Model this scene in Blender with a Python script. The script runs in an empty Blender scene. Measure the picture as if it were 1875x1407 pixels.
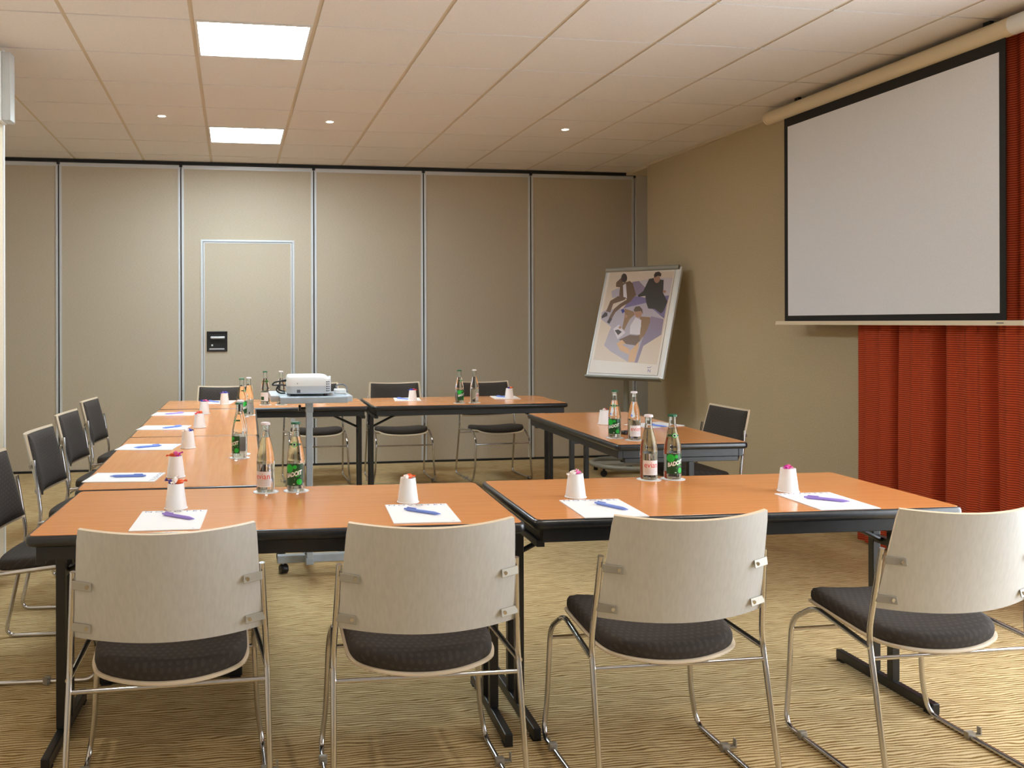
import bpy, math, random
from mathutils import Vector, Matrix
random.seed(7)
PI = math.pi
sc = bpy.context.scene
COL = sc.collection

# ---------------------------------------------------------------- camera
EYE = 1.335
cam_data = bpy.data.cameras.new('camera')
cam = bpy.data.objects.new('camera', cam_data)
COL.objects.link(cam)
sc.camera = cam
FPX, CX, CY, YAW, ROLL = 1644.42, 694.69, 590.70, 0.1611, -0.0029
cam_data.sensor_fit = 'HORIZONTAL'
cam_data.sensor_width = 36.0
cam_data.lens = FPX / 1875 * 36.0
cam_data.shift_x = (937.5 - CX) / 1875
cam_data.shift_y = -(703.5 - CY) / 1875
cam_data.clip_start = 0.05
_f = Vector((math.sin(YAW), math.cos(YAW), 0)); _r = Vector((math.cos(YAW), -math.sin(YAW), 0)); _u = Vector((0, 0, 1))
_r2 = _r * math.cos(ROLL) + _u * math.sin(ROLL); _u2 = _u * math.cos(ROLL) - _r * math.sin(ROLL)
cam.matrix_world = Matrix(((_r2.x, _u2.x, -_f.x, 0), (_r2.y, _u2.y, -_f.y, 0), (_r2.z, _u2.z, -_f.z, EYE), (0, 0, 0, 1)))

# ---------------------------------------------------------------- world, exposure
world = bpy.data.worlds.new('sky'); sc.world = world; world.use_nodes = True
_bg = world.node_tree.nodes['Background']
_bg.inputs[0].default_value = (0.86, 0.93, 1.0, 1); _bg.inputs[1].default_value = 5.0
sc.view_settings.view_transform = 'Standard'
try: sc.view_settings.look = 'None'
except Exception: pass
sc.view_settings.exposure = 1.05; sc.view_settings.gamma = 1.0; sc.view_settings.use_curve_mapping = False
sc.cycles.use_denoising = True
sc.cycles.max_bounces = 7; sc.cycles.diffuse_bounces = 4; sc.cycles.glossy_bounces = 3; sc.cycles.transmission_bounces = 6
sc.cycles.use_adaptive_sampling = True; sc.cycles.adaptive_threshold = 0.05
sc.cycles.sample_clamp_indirect = 6.0
# daylight reaches the room through the window opening in the right-hand wall; this portal only guides sampling there
WIN_Y0, WIN_Y1, WIN_Z0, WIN_Z1 = 0.60, 3.15, 0.10, 2.52
WALL_X = 3.83
_pl = bpy.data.lights.new('window_daylight', 'AREA'); _pl.shape = 'RECTANGLE'; _pl.size = WIN_Y1 - WIN_Y0; _pl.size_y = WIN_Z1 - WIN_Z0
_pl.cycles.is_portal = True
_po = bpy.data.objects.new('window_daylight', _pl); COL.objects.link(_po)
_po.location = (WALL_X + 0.16, (WIN_Y0 + WIN_Y1) / 2, (WIN_Z0 + WIN_Z1) / 2); _po.rotation_euler = (PI / 2, 0, PI / 2)
FRONT = -2.6

# ---------------------------------------------------------------- materials
def lin(c):
    return tuple(((v / 255) / 12.92 if v / 255 <= 0.04045 else ((v / 255 + 0.055) / 1.055) ** 2.4) for v in c) + (1,)
class NT:
    def __init__(s, m): s.t = m.node_tree; s.n = s.t.nodes; s.l = s.t.links
    def new(s, typ, **kw):
        nd = s.n.new(typ)
        for k, v in kw.items(): setattr(nd, k, v)
        return nd
    def link(s, a, b): s.l.new(a, b)
def base_mat(name, color, rough=0.5, metal=0.0, spec=None, coat=0.0, emis=None, estr=0.0, trans=0.0, ior=None):
    m = bpy.data.materials.new(name); m.use_nodes = True
    b = m.node_tree.nodes['Principled BSDF']
    b.inputs['Base Color'].default_value = lin(color); b.inputs['Roughness'].default_value = rough; b.inputs['Metallic'].default_value = metal
    if spec is not None: b.inputs['Specular IOR Level'].default_value = spec
    if coat: b.inputs['Coat Weight'].default_value = coat; b.inputs['Coat Roughness'].default_value = 0.08
    if emis: b.inputs['Emission Color'].default_value = lin(emis); b.inputs['Emission Strength'].default_value = estr
    if trans: b.inputs['Transmission Weight'].default_value = trans
    if ior: b.inputs['IOR'].default_value = ior
    return m
def tex_mat(name, c1, c2, rough, scale, stretch=(1, 1, 1), detail=3, bump=0.0, bscale=None, metal=0.0, spec=None, coat=0.0, lo=0.35, hi=0.65, world_co=False, bdist=0.002):
    m = base_mat(name, c1, rough, metal, spec, coat); t = NT(m); b = t.n['Principled BSDF']
    if world_co: co = t.new('ShaderNodeNewGeometry').outputs['Position']
    else: co = t.new('ShaderNodeTexCoord').outputs['Object']
    mp = t.new('ShaderNodeMapping'); mp.inputs['Scale'].default_value = stretch; t.link(co, mp.inputs[0])
    nz = t.new('ShaderNodeTexNoise'); nz.inputs['Scale'].default_value = scale; nz.inputs['Detail'].default_value = detail; t.link(mp.outputs[0], nz.inputs['Vector'])
    rp = t.new('ShaderNodeValToRGB'); rp.color_ramp.elements[0].position = lo; rp.color_ramp.elements[1].position = hi
    rp.color_ramp.elements[0].color = lin(c1); rp.color_ramp.elements[1].color = lin(c2)
    t.link(nz.outputs['Fac'], rp.inputs[0]); t.link(rp.outputs[0], b.inputs['Base Color'])
    if bump:
        n2 = t.new('ShaderNodeTexNoise'); n2.inputs['Scale'].default_value = bscale or scale; n2.inputs['Detail'].default_value = 2; t.link(mp.outputs[0], n2.inputs['Vector'])
        bp = t.new('ShaderNodeBump'); bp.inputs['Strength'].default_value = bump; bp.inputs['Distance'].default_value = bdist
        t.link(n2.outputs['Fac'], bp.inputs['Height']); t.link(bp.outputs[0], b.inputs['Normal'])
    return m
M = {}
M['tile'] = tex_mat('mineral_ceiling_tile', (226, 220, 214), (232, 226, 220), 0.9, 160, bump=0.25, bscale=260, world_co=True)
M['tbar'] = base_mat('ceiling_grid_bar', (210, 194, 168), 0.55)
M['plenum'] = base_mat('plenum_dark', (84, 74, 62), 0.9)
M['partition'] = tex_mat('woven_partition_fabric', (186, 172, 150), (196, 183, 162), 0.75, 55, (1.0, 1, 7), bump=0.12, bscale=70, world_co=True)
M['wallpaper'] = tex_mat('tan_wallpaper', (186, 168, 136), (197, 180, 148), 0.8, 130, (1, 1, 1), bump=0.2, bscale=150, world_co=True)
M['offwhite'] = tex_mat('painted_plaster', (214, 200, 176), (222, 208, 186), 0.7, 90, bump=0.1, world_co=True)
M['neutral'] = base_mat('white_paint', (228, 227, 224), 0.7)
M['alu'] = base_mat('satin_aluminium', (214, 217, 220), 0.38, 0.2)
M['greypost'] = base_mat('grey_jamb', (206, 200, 190), 0.5)
M['blackrub'] = base_mat('black_rubber', (22, 21, 20), 0.6)
M['blackplastic'] = base_mat('black_plastic', (20, 20, 22), 0.35)
M['blackmetal'] = tex_mat('black_painted_steel', (16, 17, 20), (24, 26, 30), 0.36, 30, spec=0.6)
M['edge'] = tex_mat('black_table_edging', (22, 24, 28), (32, 35, 40), 0.28, 60, spec=0.7)
M['ply'] = tex_mat('pale_birch_plywood', (204, 203, 201), (211, 210, 208), 0.42, 12, (11, 11, 0.7), detail=5)
M['plyedge'] = base_mat('plywood_edge', (224, 206, 180), 0.5)
M['chrome'] = base_mat('chrome_tube', (205, 205, 208), 0.14, 1.0)
M['steel'] = base_mat('brushed_steel', (168, 162, 150), 0.5, 0.6)
M['white_plastic'] = base_mat('white_plastic', (232, 232, 230), 0.35)
M['lightgrey'] = base_mat('light_grey_plastic', (196, 202, 208), 0.4)
M['greypaint'] = tex_mat('grey_painted_steel', (165, 175, 184), (176, 185, 193), 0.42, 18)
M['standgrey'] = base_mat('grey_stand_enamel', (150, 148, 138), 0.4)
M['paper'] = base_mat('white_paper', (244, 244, 246), 0.65)
M['cup'] = base_mat('white_paper_cup', (247, 249, 251), 0.5)
M['coaster'] = base_mat('white_card', (242, 242, 240), 0.7)
M['blue_ink'] = base_mat('dark_blue_ink', (60, 62, 130), 0.6)
M['pen_blue'] = base_mat('blue_pen_plastic', (128, 154, 238), 0.3)
M['pen_violet'] = base_mat('violet_pen_plastic', (164, 142, 234), 0.3)
M['glass'] = base_mat('clear_glass_and_water', (252, 255, 253), 0.0, trans=1.0, ior=1.36)
M['clearplastic'] = base_mat('clear_diffuser', (236, 238, 236), 0.25, trans=0.6, ior=1.3)
M['green_dark'] = base_mat('label_dark_green', (22, 74, 34), 0.4)
M['green_bright'] = base_mat('label_bright_green', (32, 190, 62), 0.4)
M['white_print'] = base_mat('label_white', (246, 246, 242), 0.45)
M['label_pale'] = base_mat('label_pale', (232, 228, 228), 0.45)
M['red_print'] = base_mat('label_red', (222, 70, 62), 0.45)
M['grey_print'] = base_mat('label_grey', (92, 92, 100), 0.45)
M['cap_green'] = base_mat('green_crown_cap', (24, 96, 62), 0.35)
M['cap_white'] = base_mat('white_crown_cap', (232, 220, 224), 0.35)
M['screen_white'] = tex_mat('projection_fabric', (230, 233, 240), (235, 238, 245), 0.85, 200)
M['screen_black'] = base_mat('screen_border', (20, 19, 18), 0.7)
M['cream'] = base_mat('cream_enamel', (226, 210, 180), 0.4)
M['lamp_white'] = base_mat('lamp_rim', (225, 220, 212), 0.45)
M['panel_glow'] = base_mat('panel_diffuser', (255, 255, 255), 0.5, emis=(226, 245, 255), estr=23.0)
M['spot_glow'] = base_mat('downlight_lens', (255, 255, 255), 0.5, emis=(255, 240, 214), estr=16.0)
M['lens_dark'] = base_mat('dark_lens', (14, 14, 20), 0.08)
for k, c in dict(candy_orange=(238, 96, 40), candy_pink=(232, 90, 160), candy_violet=(88, 72, 160), candy_white=(238, 226, 218), candy_red=(214, 52, 48), candy_blue=(50, 58, 160), candy_magenta=(190, 40, 150)).items():
    M[k] = base_mat(k, c, 0.25)
for k, c in dict(p_paper=(226, 216, 206), p_cream=(214, 196, 178), p_pale=(196, 184, 190), p_lilac=(176, 166, 178), p_mauve=(140, 124, 146), p_violet=(120, 108, 148), p_brown=(112, 84, 62), p_white=(214, 206, 212), p_dark=(66, 52, 46), p_black=(60, 54, 50), p_tan=(142, 110, 78), p_sand=(212, 168, 124), p_skin=(170, 128, 104), p_hair=(100, 82, 64), p_blue=(62, 60, 140)).items():
    M[k] = base_mat('print_' + k[2:], c, 0.35)

def mat_glass_pane():
    m = bpy.data.materials.new('window_pane'); m.use_nodes = True; t = NT(m); t.n.remove(t.n['Principled BSDF'])
    tr = t.new('ShaderNodeBsdfTransparent'); gl = t.new('ShaderNodeBsdfGlossy'); gl.inputs['Roughness'].default_value = 0.02
    mx = t.new('ShaderNodeMixShader'); mx.inputs[0].default_value = 0.06
    t.link(tr.outputs[0], mx.inputs[1]); t.link(gl.outputs[0], mx.inputs[2]); t.link(mx.outputs[0], t.n['Material Output'].inputs[0]); return m
M['pane'] = mat_glass_pane()

def mat_carpet():
    m = base_mat('patterned_carpet', (180, 148, 92), 0.95, spec=0.1); t = NT(m); b = t.n['Principled BSDF']
    co = t.new('ShaderNodeNewGeometry').outputs['Position']
    mp = t.new('ShaderNodeMapping'); mp.inputs['Scale'].default_value = (0.42, 1, 1); t.link(co, mp.inputs[0])
    wv = t.new('ShaderNodeTexWave', wave_type='BANDS', bands_direction='Y'); wv.inputs['Scale'].default_value = 20.0; wv.inputs['Distortion'].default_value = 9.0
    wv.inputs['Detail'].default_value = 2.0; wv.inputs['Detail Scale'].default_value = 0.6; wv.inputs['Detail Roughness'].default_value = 0.6
    t.link(mp.outputs[0], wv.inputs['Vector'])
    nz = t.new('ShaderNodeTexNoise'); nz.inputs['Scale'].default_value = 320; nz.inputs['Detail'].default_value = 2; t.link(co, nz.inputs['Vector'])
    ad = t.new('ShaderNodeMath', operation='MULTIPLY_ADD'); ad.inputs[1].default_value = 0.9; ad.inputs[2].default_value = -0.45; t.link(nz.outputs['Fac'], ad.inputs[0])
    sm = t.new('ShaderNodeMath', operation='ADD'); t.link(wv.outputs['Fac'], sm.inputs[0]); t.link(ad.outputs[0], sm.inputs[1])
    n3 = t.new('ShaderNodeTexNoise'); n3.inputs['Scale'].default_value = 26; n3.inputs['Detail'].default_value = 3; t.link(mp.outputs[0], n3.inputs['Vector'])
    a3 = t.new('ShaderNodeMath', operation='MULTIPLY_ADD'); a3.inputs[1].default_value = 0.9; a3.inputs[2].default_value = -0.45; t.link(n3.outputs['Fac'], a3.inputs[0])
    s3 = t.new('ShaderNodeMath', operation='ADD'); t.link(sm.outputs[0], s3.inputs[0]); t.link(a3.outputs[0], s3.inputs[1]); sm = s3
    rp = t.new('ShaderNodeValToRGB'); e = rp.color_ramp.elements
    e[0].position = 0.0; e[0].color = lin((128, 98, 56)); e[1].position = 0.75; e[1].color = lin((214, 190, 146))
    x = e.new(0.38); x.color = lin((187, 160, 112))
    t.link(sm.outputs[0], rp.inputs[0]); t.link(rp.outputs[0], b.inputs['Base Color'])
    bp = t.new('ShaderNodeBump'); bp.inputs['Strength'].default_value = 0.5; bp.inputs['Distance'].default_value = 0.004; t.link(sm.outputs[0], bp.inputs['Height']); t.link(bp.outputs[0], b.inputs['Normal'])
    return m
M['carpet'] = mat_carpet()

def mat_wood():
    m = base_mat('orange_beech_laminate', (226, 150, 90), 0.16, spec=0.5); t = NT(m); b = t.n['Principled BSDF']
    co = t.new('ShaderNodeTexCoord').outputs['Object']
    mp = t.new('ShaderNodeMapping'); mp.inputs['Scale'].default_value = (1.2, 22, 1); t.link(co, mp.inputs[0])
    nz = t.new('ShaderNodeTexNoise'); nz.inputs['Scale'].default_value = 3.0; nz.inputs['Detail'].default_value = 5; t.link(mp.outputs[0], nz.inputs['Vector'])
    rp = t.new('ShaderNodeValToRGB'); e = rp.color_ramp.elements; e[0].position = 0.3; e[0].color = lin((220, 144, 84)); e[1].position = 0.7; e[1].color = lin((229, 154, 94))
    t.link(nz.outputs['Fac'], rp.inputs[0]); t.link(rp.outputs[0], b.inputs['Base Color'])
    return m
M['wood'] = mat_wood()

def mat_dotted():
    m = base_mat('charcoal_dotted_upholstery', (60, 54, 50), 0.85, spec=0.25); t = NT(m); b = t.n['Principled BSDF']
    tc = t.new('ShaderNodeTexCoord').outputs['Object']; sp = t.new('ShaderNodeSeparateXYZ'); t.link(tc, sp.inputs[0])
    def mth(op, a, c=None, d=None):
        n = t.new('ShaderNodeMath', operation=op)
        for i, v in enumerate((a, c, d)):
            if v is None: continue
            if isinstance(v, (int, float)): n.inputs[i].default_value = v
            else: t.link(v, n.inputs[i])
        return n.outputs[0]
    # the pattern runs on (x) and on arc position down the pad (y - z)
    v = mth('MULTIPLY', mth('SUBTRACT', sp.outputs[1], sp.outputs[2]), 1 / 0.0175)
    row = mth('FLOOR', v)
    u = mth('ADD', mth('MULTIPLY', sp.outputs[0], 1 / 0.0215), mth('MULTIPLY', mth('MODULO', row, 2.0), 0.5))
    du = mth('SUBTRACT', mth('FRACT', u), 0.5); dv = mth('SUBTRACT', mth('FRACT', v), 0.5)
    r = mth('SQRT', mth('ADD', mth('MULTIPLY', du, du), mth('MULTIPLY', dv, dv)))
    dot = mth('LESS_THAN', r, 0.27)
    nz = t.new('ShaderNodeTexNoise'); nz.inputs['Scale'].default_value = 500; t.link(tc, nz.inputs['Vector'])
    mx = t.new('ShaderNodeMix', data_type='RGBA'); mx.inputs[6].default_value = lin((56, 50, 46)); mx.inputs[7].default_value = lin((72, 66, 62)); t.link(nz.outputs['Fac'], mx.inputs[0])
    m2 = t.new('ShaderNodeMix', data_type='RGBA'); t.link(mth('MULTIPLY', dot, 0.22), m2.inputs[0]); t.link(mx.outputs[2], m2.inputs[6]); m2.inputs[7].default_value = lin((98, 90, 84))
    t.link(m2.outputs[2], b.inputs['Base Color'])
    bp = t.new('ShaderNodeBump'); bp.inputs['Strength'].default_value = 0.35; bp.inputs['Distance'].default_value = 0.001; t.link(dot, bp.inputs['Height']); t.link(bp.outputs[0], b.inputs['Normal'])
    return m
M['fabric'] = mat_dotted()

def mat_curtain():
    m = base_mat('rust_striped_curtain', (150, 56, 30), 0.8, spec=0.2); t = NT(m); b = t.n['Principled BSDF']
    co = t.new('ShaderNodeNewGeometry').outputs['Position']
    wv = t.new('ShaderNodeTexWave', wave_type='BANDS', bands_direction='Z'); wv.inputs['Scale'].default_value = 27.0; wv.inputs['Distortion'].default_value = 0.6; wv.inputs['Detail Scale'].default_value = 0.5
    t.link(co, wv.inputs['Vector'])
    rp = t.new('ShaderNodeValToRGB'); e = rp.color_ramp.elements; e[0].position = 0.12; e[0].color = lin((120, 37, 22)); e[1].position = 0.4; e[1].color = lin((194, 82, 46))
    t.link(wv.outputs['Fac'], rp.inputs[0]); t.link(rp.outputs[0], b.inputs['Base Color']); return m
M['curtain'] = mat_curtain()

# ---------------------------------------------------------------- mesh helpers
class MB:
    def __init__(s): s.v = []; s.f = []; s.mi = []; s.cur = 0
    def add(s, vs, fs):
        o = len(s.v); s.v += [tuple(p) for p in vs]; s.f += [tuple(i + o for i in f) for f in fs]; s.mi += [s.cur] * len(fs); return s
    def box(s, x0, x1, y0, y1, z0, z1, mat=None):
        vs = [(x, y, z) for x in (x0, x1) for y in (y0, y1) for z in (z0, z1)]
        if mat: vs = [mat @ Vector(p) for p in vs]
        return s.add(vs, [(0, 1, 3, 2), (4, 6, 7, 5), (0, 4, 5, 1), (2, 3, 7, 6), (0, 2, 6, 4), (1, 5, 7, 3)])
    def cbox(s, c, size, rot=(0, 0, 0)):
        from mathutils import Euler
        mt = Matrix.Translation(c) @ Euler(rot).to_matrix().to_4x4(); a, b, d = (q / 2 for q in size)
        return s.box(-a, a, -b, b, -d, d, mt)
    def tube(s, path, r, n=10, closed=False):
        P = [Vector(p) for p in path]; k = len(P); rs = r if isinstance(r, (list, tuple)) else [r] * k
        rings = []; nrm = None
        for i in range(k):
            a = P[(i - 1) % k] if (closed or i) else P[0]; b = P[(i + 1) % k] if (closed or i < k - 1) else P[-1]
            t = (b - a).normalized()
            if nrm is None:
                nrm = Vector((0, 0, 1)) if abs(t.z) < 0.9 else Vector((1, 0, 0))
            nrm = (nrm - t * nrm.dot(t)).normalized(); bn = t.cross(nrm)
            rings.append([P[i] + (nrm * math.cos(2 * PI * j / n) + bn * math.sin(2 * PI * j / n)) * rs[i] for j in range(n)])
        vs = [p for q in rings for p in q]; fs = []
        for i in range(k if closed else k - 1):
            for j in range(n):
                a = i * n + j; b = i * n + (j + 1) % n; c = ((i + 1) % k) * n + (j + 1) % n; d = ((i + 1) % k) * n + j; fs.append((a, b, c, d))
        if not closed: fs += [tuple(range(n - 1, -1, -1)), tuple((k - 1) * n + j for j in range(n))]
        return s.add(vs, fs)
    def cyl(s, p0, p1, r, n=16, r1=None): return s.tube([p0, p1], [r, r if r1 is None else r1], n)
    def lathe(s, prof, n=24, c=(0, 0, 0), flip=False, a0=0, a1=2 * PI, cap=True):
        full = abs(a1 - a0 - 2 * PI) < 1e-6; m = n if full else n + 1; vs = []; fs = []
        for r, z in prof:
            for j in range(m):
                a = a0 + (a1 - a0) * j / n; vs.append((c[0] + r * math.cos(a), c[1] + r * math.sin(a), c[2] + z))
        for i in range(len(prof) - 1):
            for j in range(n):
                q = (i * m + j, i * m + (j + 1) % m, (i + 1) * m + (j + 1) % m, (i + 1) * m + j); fs.append(q[::-1] if flip else q)
        if full and cap:
            if prof[0][0] > 1e-6: q = tuple(range(m - 1, -1, -1)); fs.append(q[::-1] if flip else q)
            if prof[-1][0] > 1e-6: q = tuple((len(prof) - 1) * m + j for j in range(m)); fs.append(q[::-1] if flip else q)
        return s.add(vs, fs)
    def stack(s, loops):                                   # loops of equal length, first and last capped
        n = len(loops[0]); vs = [p for l in loops for p in l]; fs = [tuple(range(n - 1, -1, -1))]
        for i in range(len(loops) - 1):
            for j in range(n): fs.append((i * n + j, i * n + (j + 1) % n, (i + 1) * n + (j + 1) % n, (i + 1) * n + j))
        fs.append(tuple((len(loops) - 1) * n + j for j in range(n))); return s.add(vs, fs)
    def grid(s, fn, nu, nv, thick=None):                   # fn(u, v) -> front point; with thick: fn(u, v, 1) is the rear point
        vs = [fn(i / nu, j / nv, 0) for j in range(nv + 1) for i in range(nu + 1)]; w = nu + 1
        fs = [(j * w + i, j * w + i + 1, (j + 1) * w + i + 1, (j + 1) * w + i) for j in range(nv) for i in range(nu)]
        if thick:
            o = len(vs); vs += [fn(i / nu, j / nv, 1) for j in range(nv + 1) for i in range(nu + 1)]
            fs += [tuple(o + q for q in f[::-1]) for f in fs[:nu * nv]]
            ring = [i for i in range(w)] + [j * w + nu for j in range(1, nv + 1)] + [nv * w + i for i in range(nu - 1, -1, -1)] + [j * w for j in range(nv - 1, 0, -1)]
            for a, b in zip(ring, ring[1:] + ring[:1]): fs.append((b, a, o + a, o + b))
        return s.add(vs, fs)
    def mesh(s, name, mat, smooth=False, angle=None):
        me = bpy.data.meshes.new(name); me.from_pydata([tuple(p) for p in s.v], [], s.f)
        for mm in (mat if isinstance(mat, (list, tuple)) else [mat]): me.materials.append(M[mm] if isinstance(mm, str) else mm)
        if isinstance(mat, (list, tuple)):
            for p, i in zip(me.polygons, s.mi): p.material_index = i
        if smooth:
            for p in me.polygons: p.use_smooth = True
            try: me.set_sharp_from_angle(angle=angle or 0.7)
            except Exception: pass
        me.update(); return me
    def build(s, name, mat, parent=None, smooth=False, bevel=0, angle=None, label=None):
        return obj(name, s.mesh(name, mat, smooth, angle), parent, bevel, label)
def obj(name, me, parent=None, bevel=0, label=None):
    o = bpy.data.objects.new(name, me); COL.objects.link(o)
    if parent is not None: o.parent = parent
    if bevel:
        b = o.modifiers.new('bevel', 'BEVEL'); b.width = bevel; b.segments = 2; b.limit_method = 'ANGLE'; b.angle_limit = 0.6
    if label: o['label'] = label
    return o
def tag(o, label, cat, group=None):
    o['label'] = label; o['category'] = cat
    if group: o['group'] = group
    return o
def thing(name, label, cat, loc=(0, 0, 0), rz=0.0, group=None):
    o = bpy.data.objects.new(name, None); o.empty_display_size = 0.1; COL.objects.link(o); o.location = loc; o.rotation_euler = (0, 0, rz)
    return tag(o, label, cat, group)
def struct(o): o['kind'] = 'structure'; return o
def copy_tree(o, parent=None):
    c = o.copy(); COL.objects.link(c); c.parent = parent
    for ch in list(o.children): copy_tree(ch, c)
    return c
def chaikin(p, it=2):
    for _ in range(it):
        q = []
        for a, b in zip(p, p[1:] + p[:1]):
            q += [tuple(x * .75 + y * .25 for x, y in zip(a, b)), tuple(x * .25 + y * .75 for x, y in zip(a, b))]
        p = q
    return p
def rrect(w, h, r, n=5, cx=0, cy=0):
    out = []
    for sx, sy, a0 in ((1, 1, 0), (-1, 1, PI / 2), (-1, -1, PI), (1, -1, 1.5 * PI)):
        for i in range(n + 1):
            a = a0 + PI / 2 * i / n; out.append((cx + sx * (w / 2 - r) + r * math.cos(a), cy + sy * (h / 2 - r) + r * math.sin(a)))
    return out
def fillet(path, rad, n=5):
    P = [Vector(p) for p in path]; out = [P[0]]
    for i in range(1, len(P) - 1):
        a, b, c = P[i - 1], P[i], P[i + 1]; d = min(rad, (a - b).length * .45, (c - b).length * .45)
        p0 = b + (a - b).normalized() * d; p1 = b + (c - b).normalized() * d
        for k in range(n + 1):
            t = k / n; out.append(p0 * (1 - t) ** 2 + b * 2 * t * (1 - t) + p1 * t * t)
    return out + [P[-1]]
def text_geo(body, size, weight=0.0, spacing=1.0, shear=0.0):
    cu = bpy.data.curves.new('lettering', 'FONT'); cu.body = body; cu.size = size; cu.offset = weight; cu.space_character = spacing; cu.align_x = 'CENTER'; cu.align_y = 'CENTER'; cu.resolution_u = 3; cu.shear = shear
    o = bpy.data.objects.new('lettering', cu); COL.objects.link(o)
    me = bpy.data.meshes.new_from_object(o.evaluated_get(bpy.context.evaluated_depsgraph_get()))
    vs = [tuple(v.co) for v in me.vertices]; fs = [tuple(p.vertices) for p in me.polygons]
    bpy.data.objects.remove(o); bpy.data.meshes.remove(me); bpy.data.curves.remove(cu)
    return vs, fs

# ================================================================ THE ROOM
CEIL = 2.8086; BACK = 8.381; X0, Y0 = -0.7952, 3.8511
LEFT = -2.75; PIER_X, PIER_Y = -1.22, 5.10
floor = struct(MB().box(LEFT - .1, 4.25, FRONT - .1, BACK + .15, -0.06, 0.0).build('floor', 'carpet'))

# ceiling: plenum slab, T-bars that run away from the viewer, square tiles
ceiling = struct(MB().box(LEFT, WALL_X + 0.25, FRONT, BACK + .1, CEIL + 0.022, CEIL + 0.06).build('ceiling', 'plenum'))
tile_mesh = MB().box(-.289, .289, -.2925, .2925, 0.0, 0.018).mesh('ceiling_tile', 'tile')
bar_mesh = MB().box(-.0125, .0125, -5.5, 5.5, 0.004, 0.02).mesh('grid_bar', 'tbar')
cols = range(-4, 8); rows = range(-11, 8)
lit = [(1, 1), (1, 5)]
def ceiling_piece(x0, x1, y0, y1):
    return MB().box(x0, x1, y0, y1, CEIL, CEIL + .018).build('ceiling_tile', 'tile', ceiling)
for c in cols:
    x = X0 + .6 * c
    MB().box(x - .0125, x + .0125, FRONT, BACK, CEIL + .004, CEIL + .021).build('grid_bar', 'tbar', ceiling)
    for r in rows:
        y = Y0 + .6 * r
        if (c, r) in lit: continue
        if y + .3 < FRONT + .2: continue
        xa, xb = x + .011, x + .589
        ya, yb = y + .0075, y + .5925
        if c == 7: xb = WALL_X - .002
        if r == 7: yb = BACK - .02
        if c == 7 or r == 7: ceiling_piece(xa, xb, ya, yb)
        else:
            o = obj('ceiling_tile', tile_mesh, ceiling); o.location = (x + .3, y + .3, CEIL)

# back wall: operable partition panels with aluminium edges
wall_back = struct(MB().box(LEFT, 4.2, BACK + .05, BACK + .12, 0, CEIL + .02).build('wall_back', 'greypost'))
PJ = [-2.74, -1.539, -.470, .743, 1.790, 2.853, 3.925]
DX0, DX1, DZ = -.280, .548, 2.086
PTOP = 2.742
for i in range(6):
    a, b = PJ[i] + .006, PJ[i + 1] - .006
    p = MB()
    if i == 2:                                            # the door panel is a frame around the door opening
        p.box(a, DX0, BACK, BACK + .05, .02, PTOP); p.box(DX1, b, BACK, BACK + .05, .02, PTOP); p.box(DX0, DX1, BACK, BACK + .05, DZ, PTOP)
    else: p.box(a, b, BACK, BACK + .05, .02, PTOP)
    pan = p.build('partition_panel', 'partition', wall_back)
    for x in (a, b):
        s = 1 if x == a else -1
        MB().box(min(x, x + s * .020), max(x, x + s * .020), BACK - .007, BACK + .002, .02, PTOP).build('panel_edge_strip', 'alu', pan)
    if i < 5: MB().box(b + .003, b + .009, BACK + .001, BACK + .01, .02, PTOP + .01).build('joint_seal', 'blackrub', wall_back)
    MB().box(a, b, BACK - .004, BACK + .03, PTOP, PTOP + .034).build('top_rail', 'alu', wall_back)
    MB().cyl((b + .006, BACK - .012, PTOP + .015), (b + .006, BACK - .012, PTOP + .052), .014, 10).build('roller', 'blackplastic', wall_back)
base = struct(MB().box(LEFT, 3.94, BACK - .006, BACK + .04, 0.0, .019).build('baseboard_back', 'blackrub'))
t1 = struct(MB().box(LEFT, 3.96, BACK - .02, BACK + .05, CEIL - .03, CEIL - .004).build('trim_1', 'blackrub'))
# grey jamb post in the far right corner, bulkhead above it
t2 = struct(MB().box(3.93, 4.06, BACK - .03, BACK + .05, 0, CEIL).build('trim_2', 'greypost'))

# door in the third panel
door = struct(MB().box(DX0 + .012, DX1 - .012, BACK - .001, BACK + .045, .02, DZ - .012).build('door_1', 'partition'))
fr = MB(); fr.box(DX0 - .014, DX0 + .006, BACK - .008, BACK + .01, .02, DZ + .014); fr.box(DX1 - .006, DX1 + .014, BACK - .008, BACK + .01, .02, DZ + .014); fr.box(DX0 - .014, DX1 + .014, BACK - .0085, BACK + .01, DZ - .004, DZ + .014)
fr.build('door_frame', 'alu', door)
fe = MB(); fe.box(DX0 + .010, DX0 + .021, BACK - .005, BACK + .01, .02, DZ - .012); fe.box(DX1 - .021, DX1 - .010, BACK - .005, BACK + .01, .02, DZ - .012); fe.box(DX0 + .010, DX1 - .010, BACK - .0055, BACK + .01, DZ - .018, DZ - .010)
fe.build('door_edge_strip', 'alu', door)
HX, HZ = -.148, 1.165
pl = MB()
for x0, x1, z0, z1 in ((-.093, -.08, -.093, .093), (.08, .093, -.093, .093), (-.093, .093, -.093, -.08), (-.093, .093, .08, .093)): pl.box(HX + x0, HX + x1, BACK - .014, BACK, HZ + z0, HZ + z1)
plate = pl.build('lock_plate', 'blackplastic', door, bevel=.003)
MB().box(HX - .082, HX + .082, BACK - .006, BACK + .002, HZ - .082, HZ + .082).build('recess', 'blackrub', plate)
MB().tube(fillet([(HX - .05, BACK - .005, HZ + .035), (HX - .05, BACK - .035, HZ + .035), (HX + .068, BACK - .035, HZ + .035)], .015), .0115, 10).build('lever_handle', 'alu', plate, smooth=True)
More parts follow.
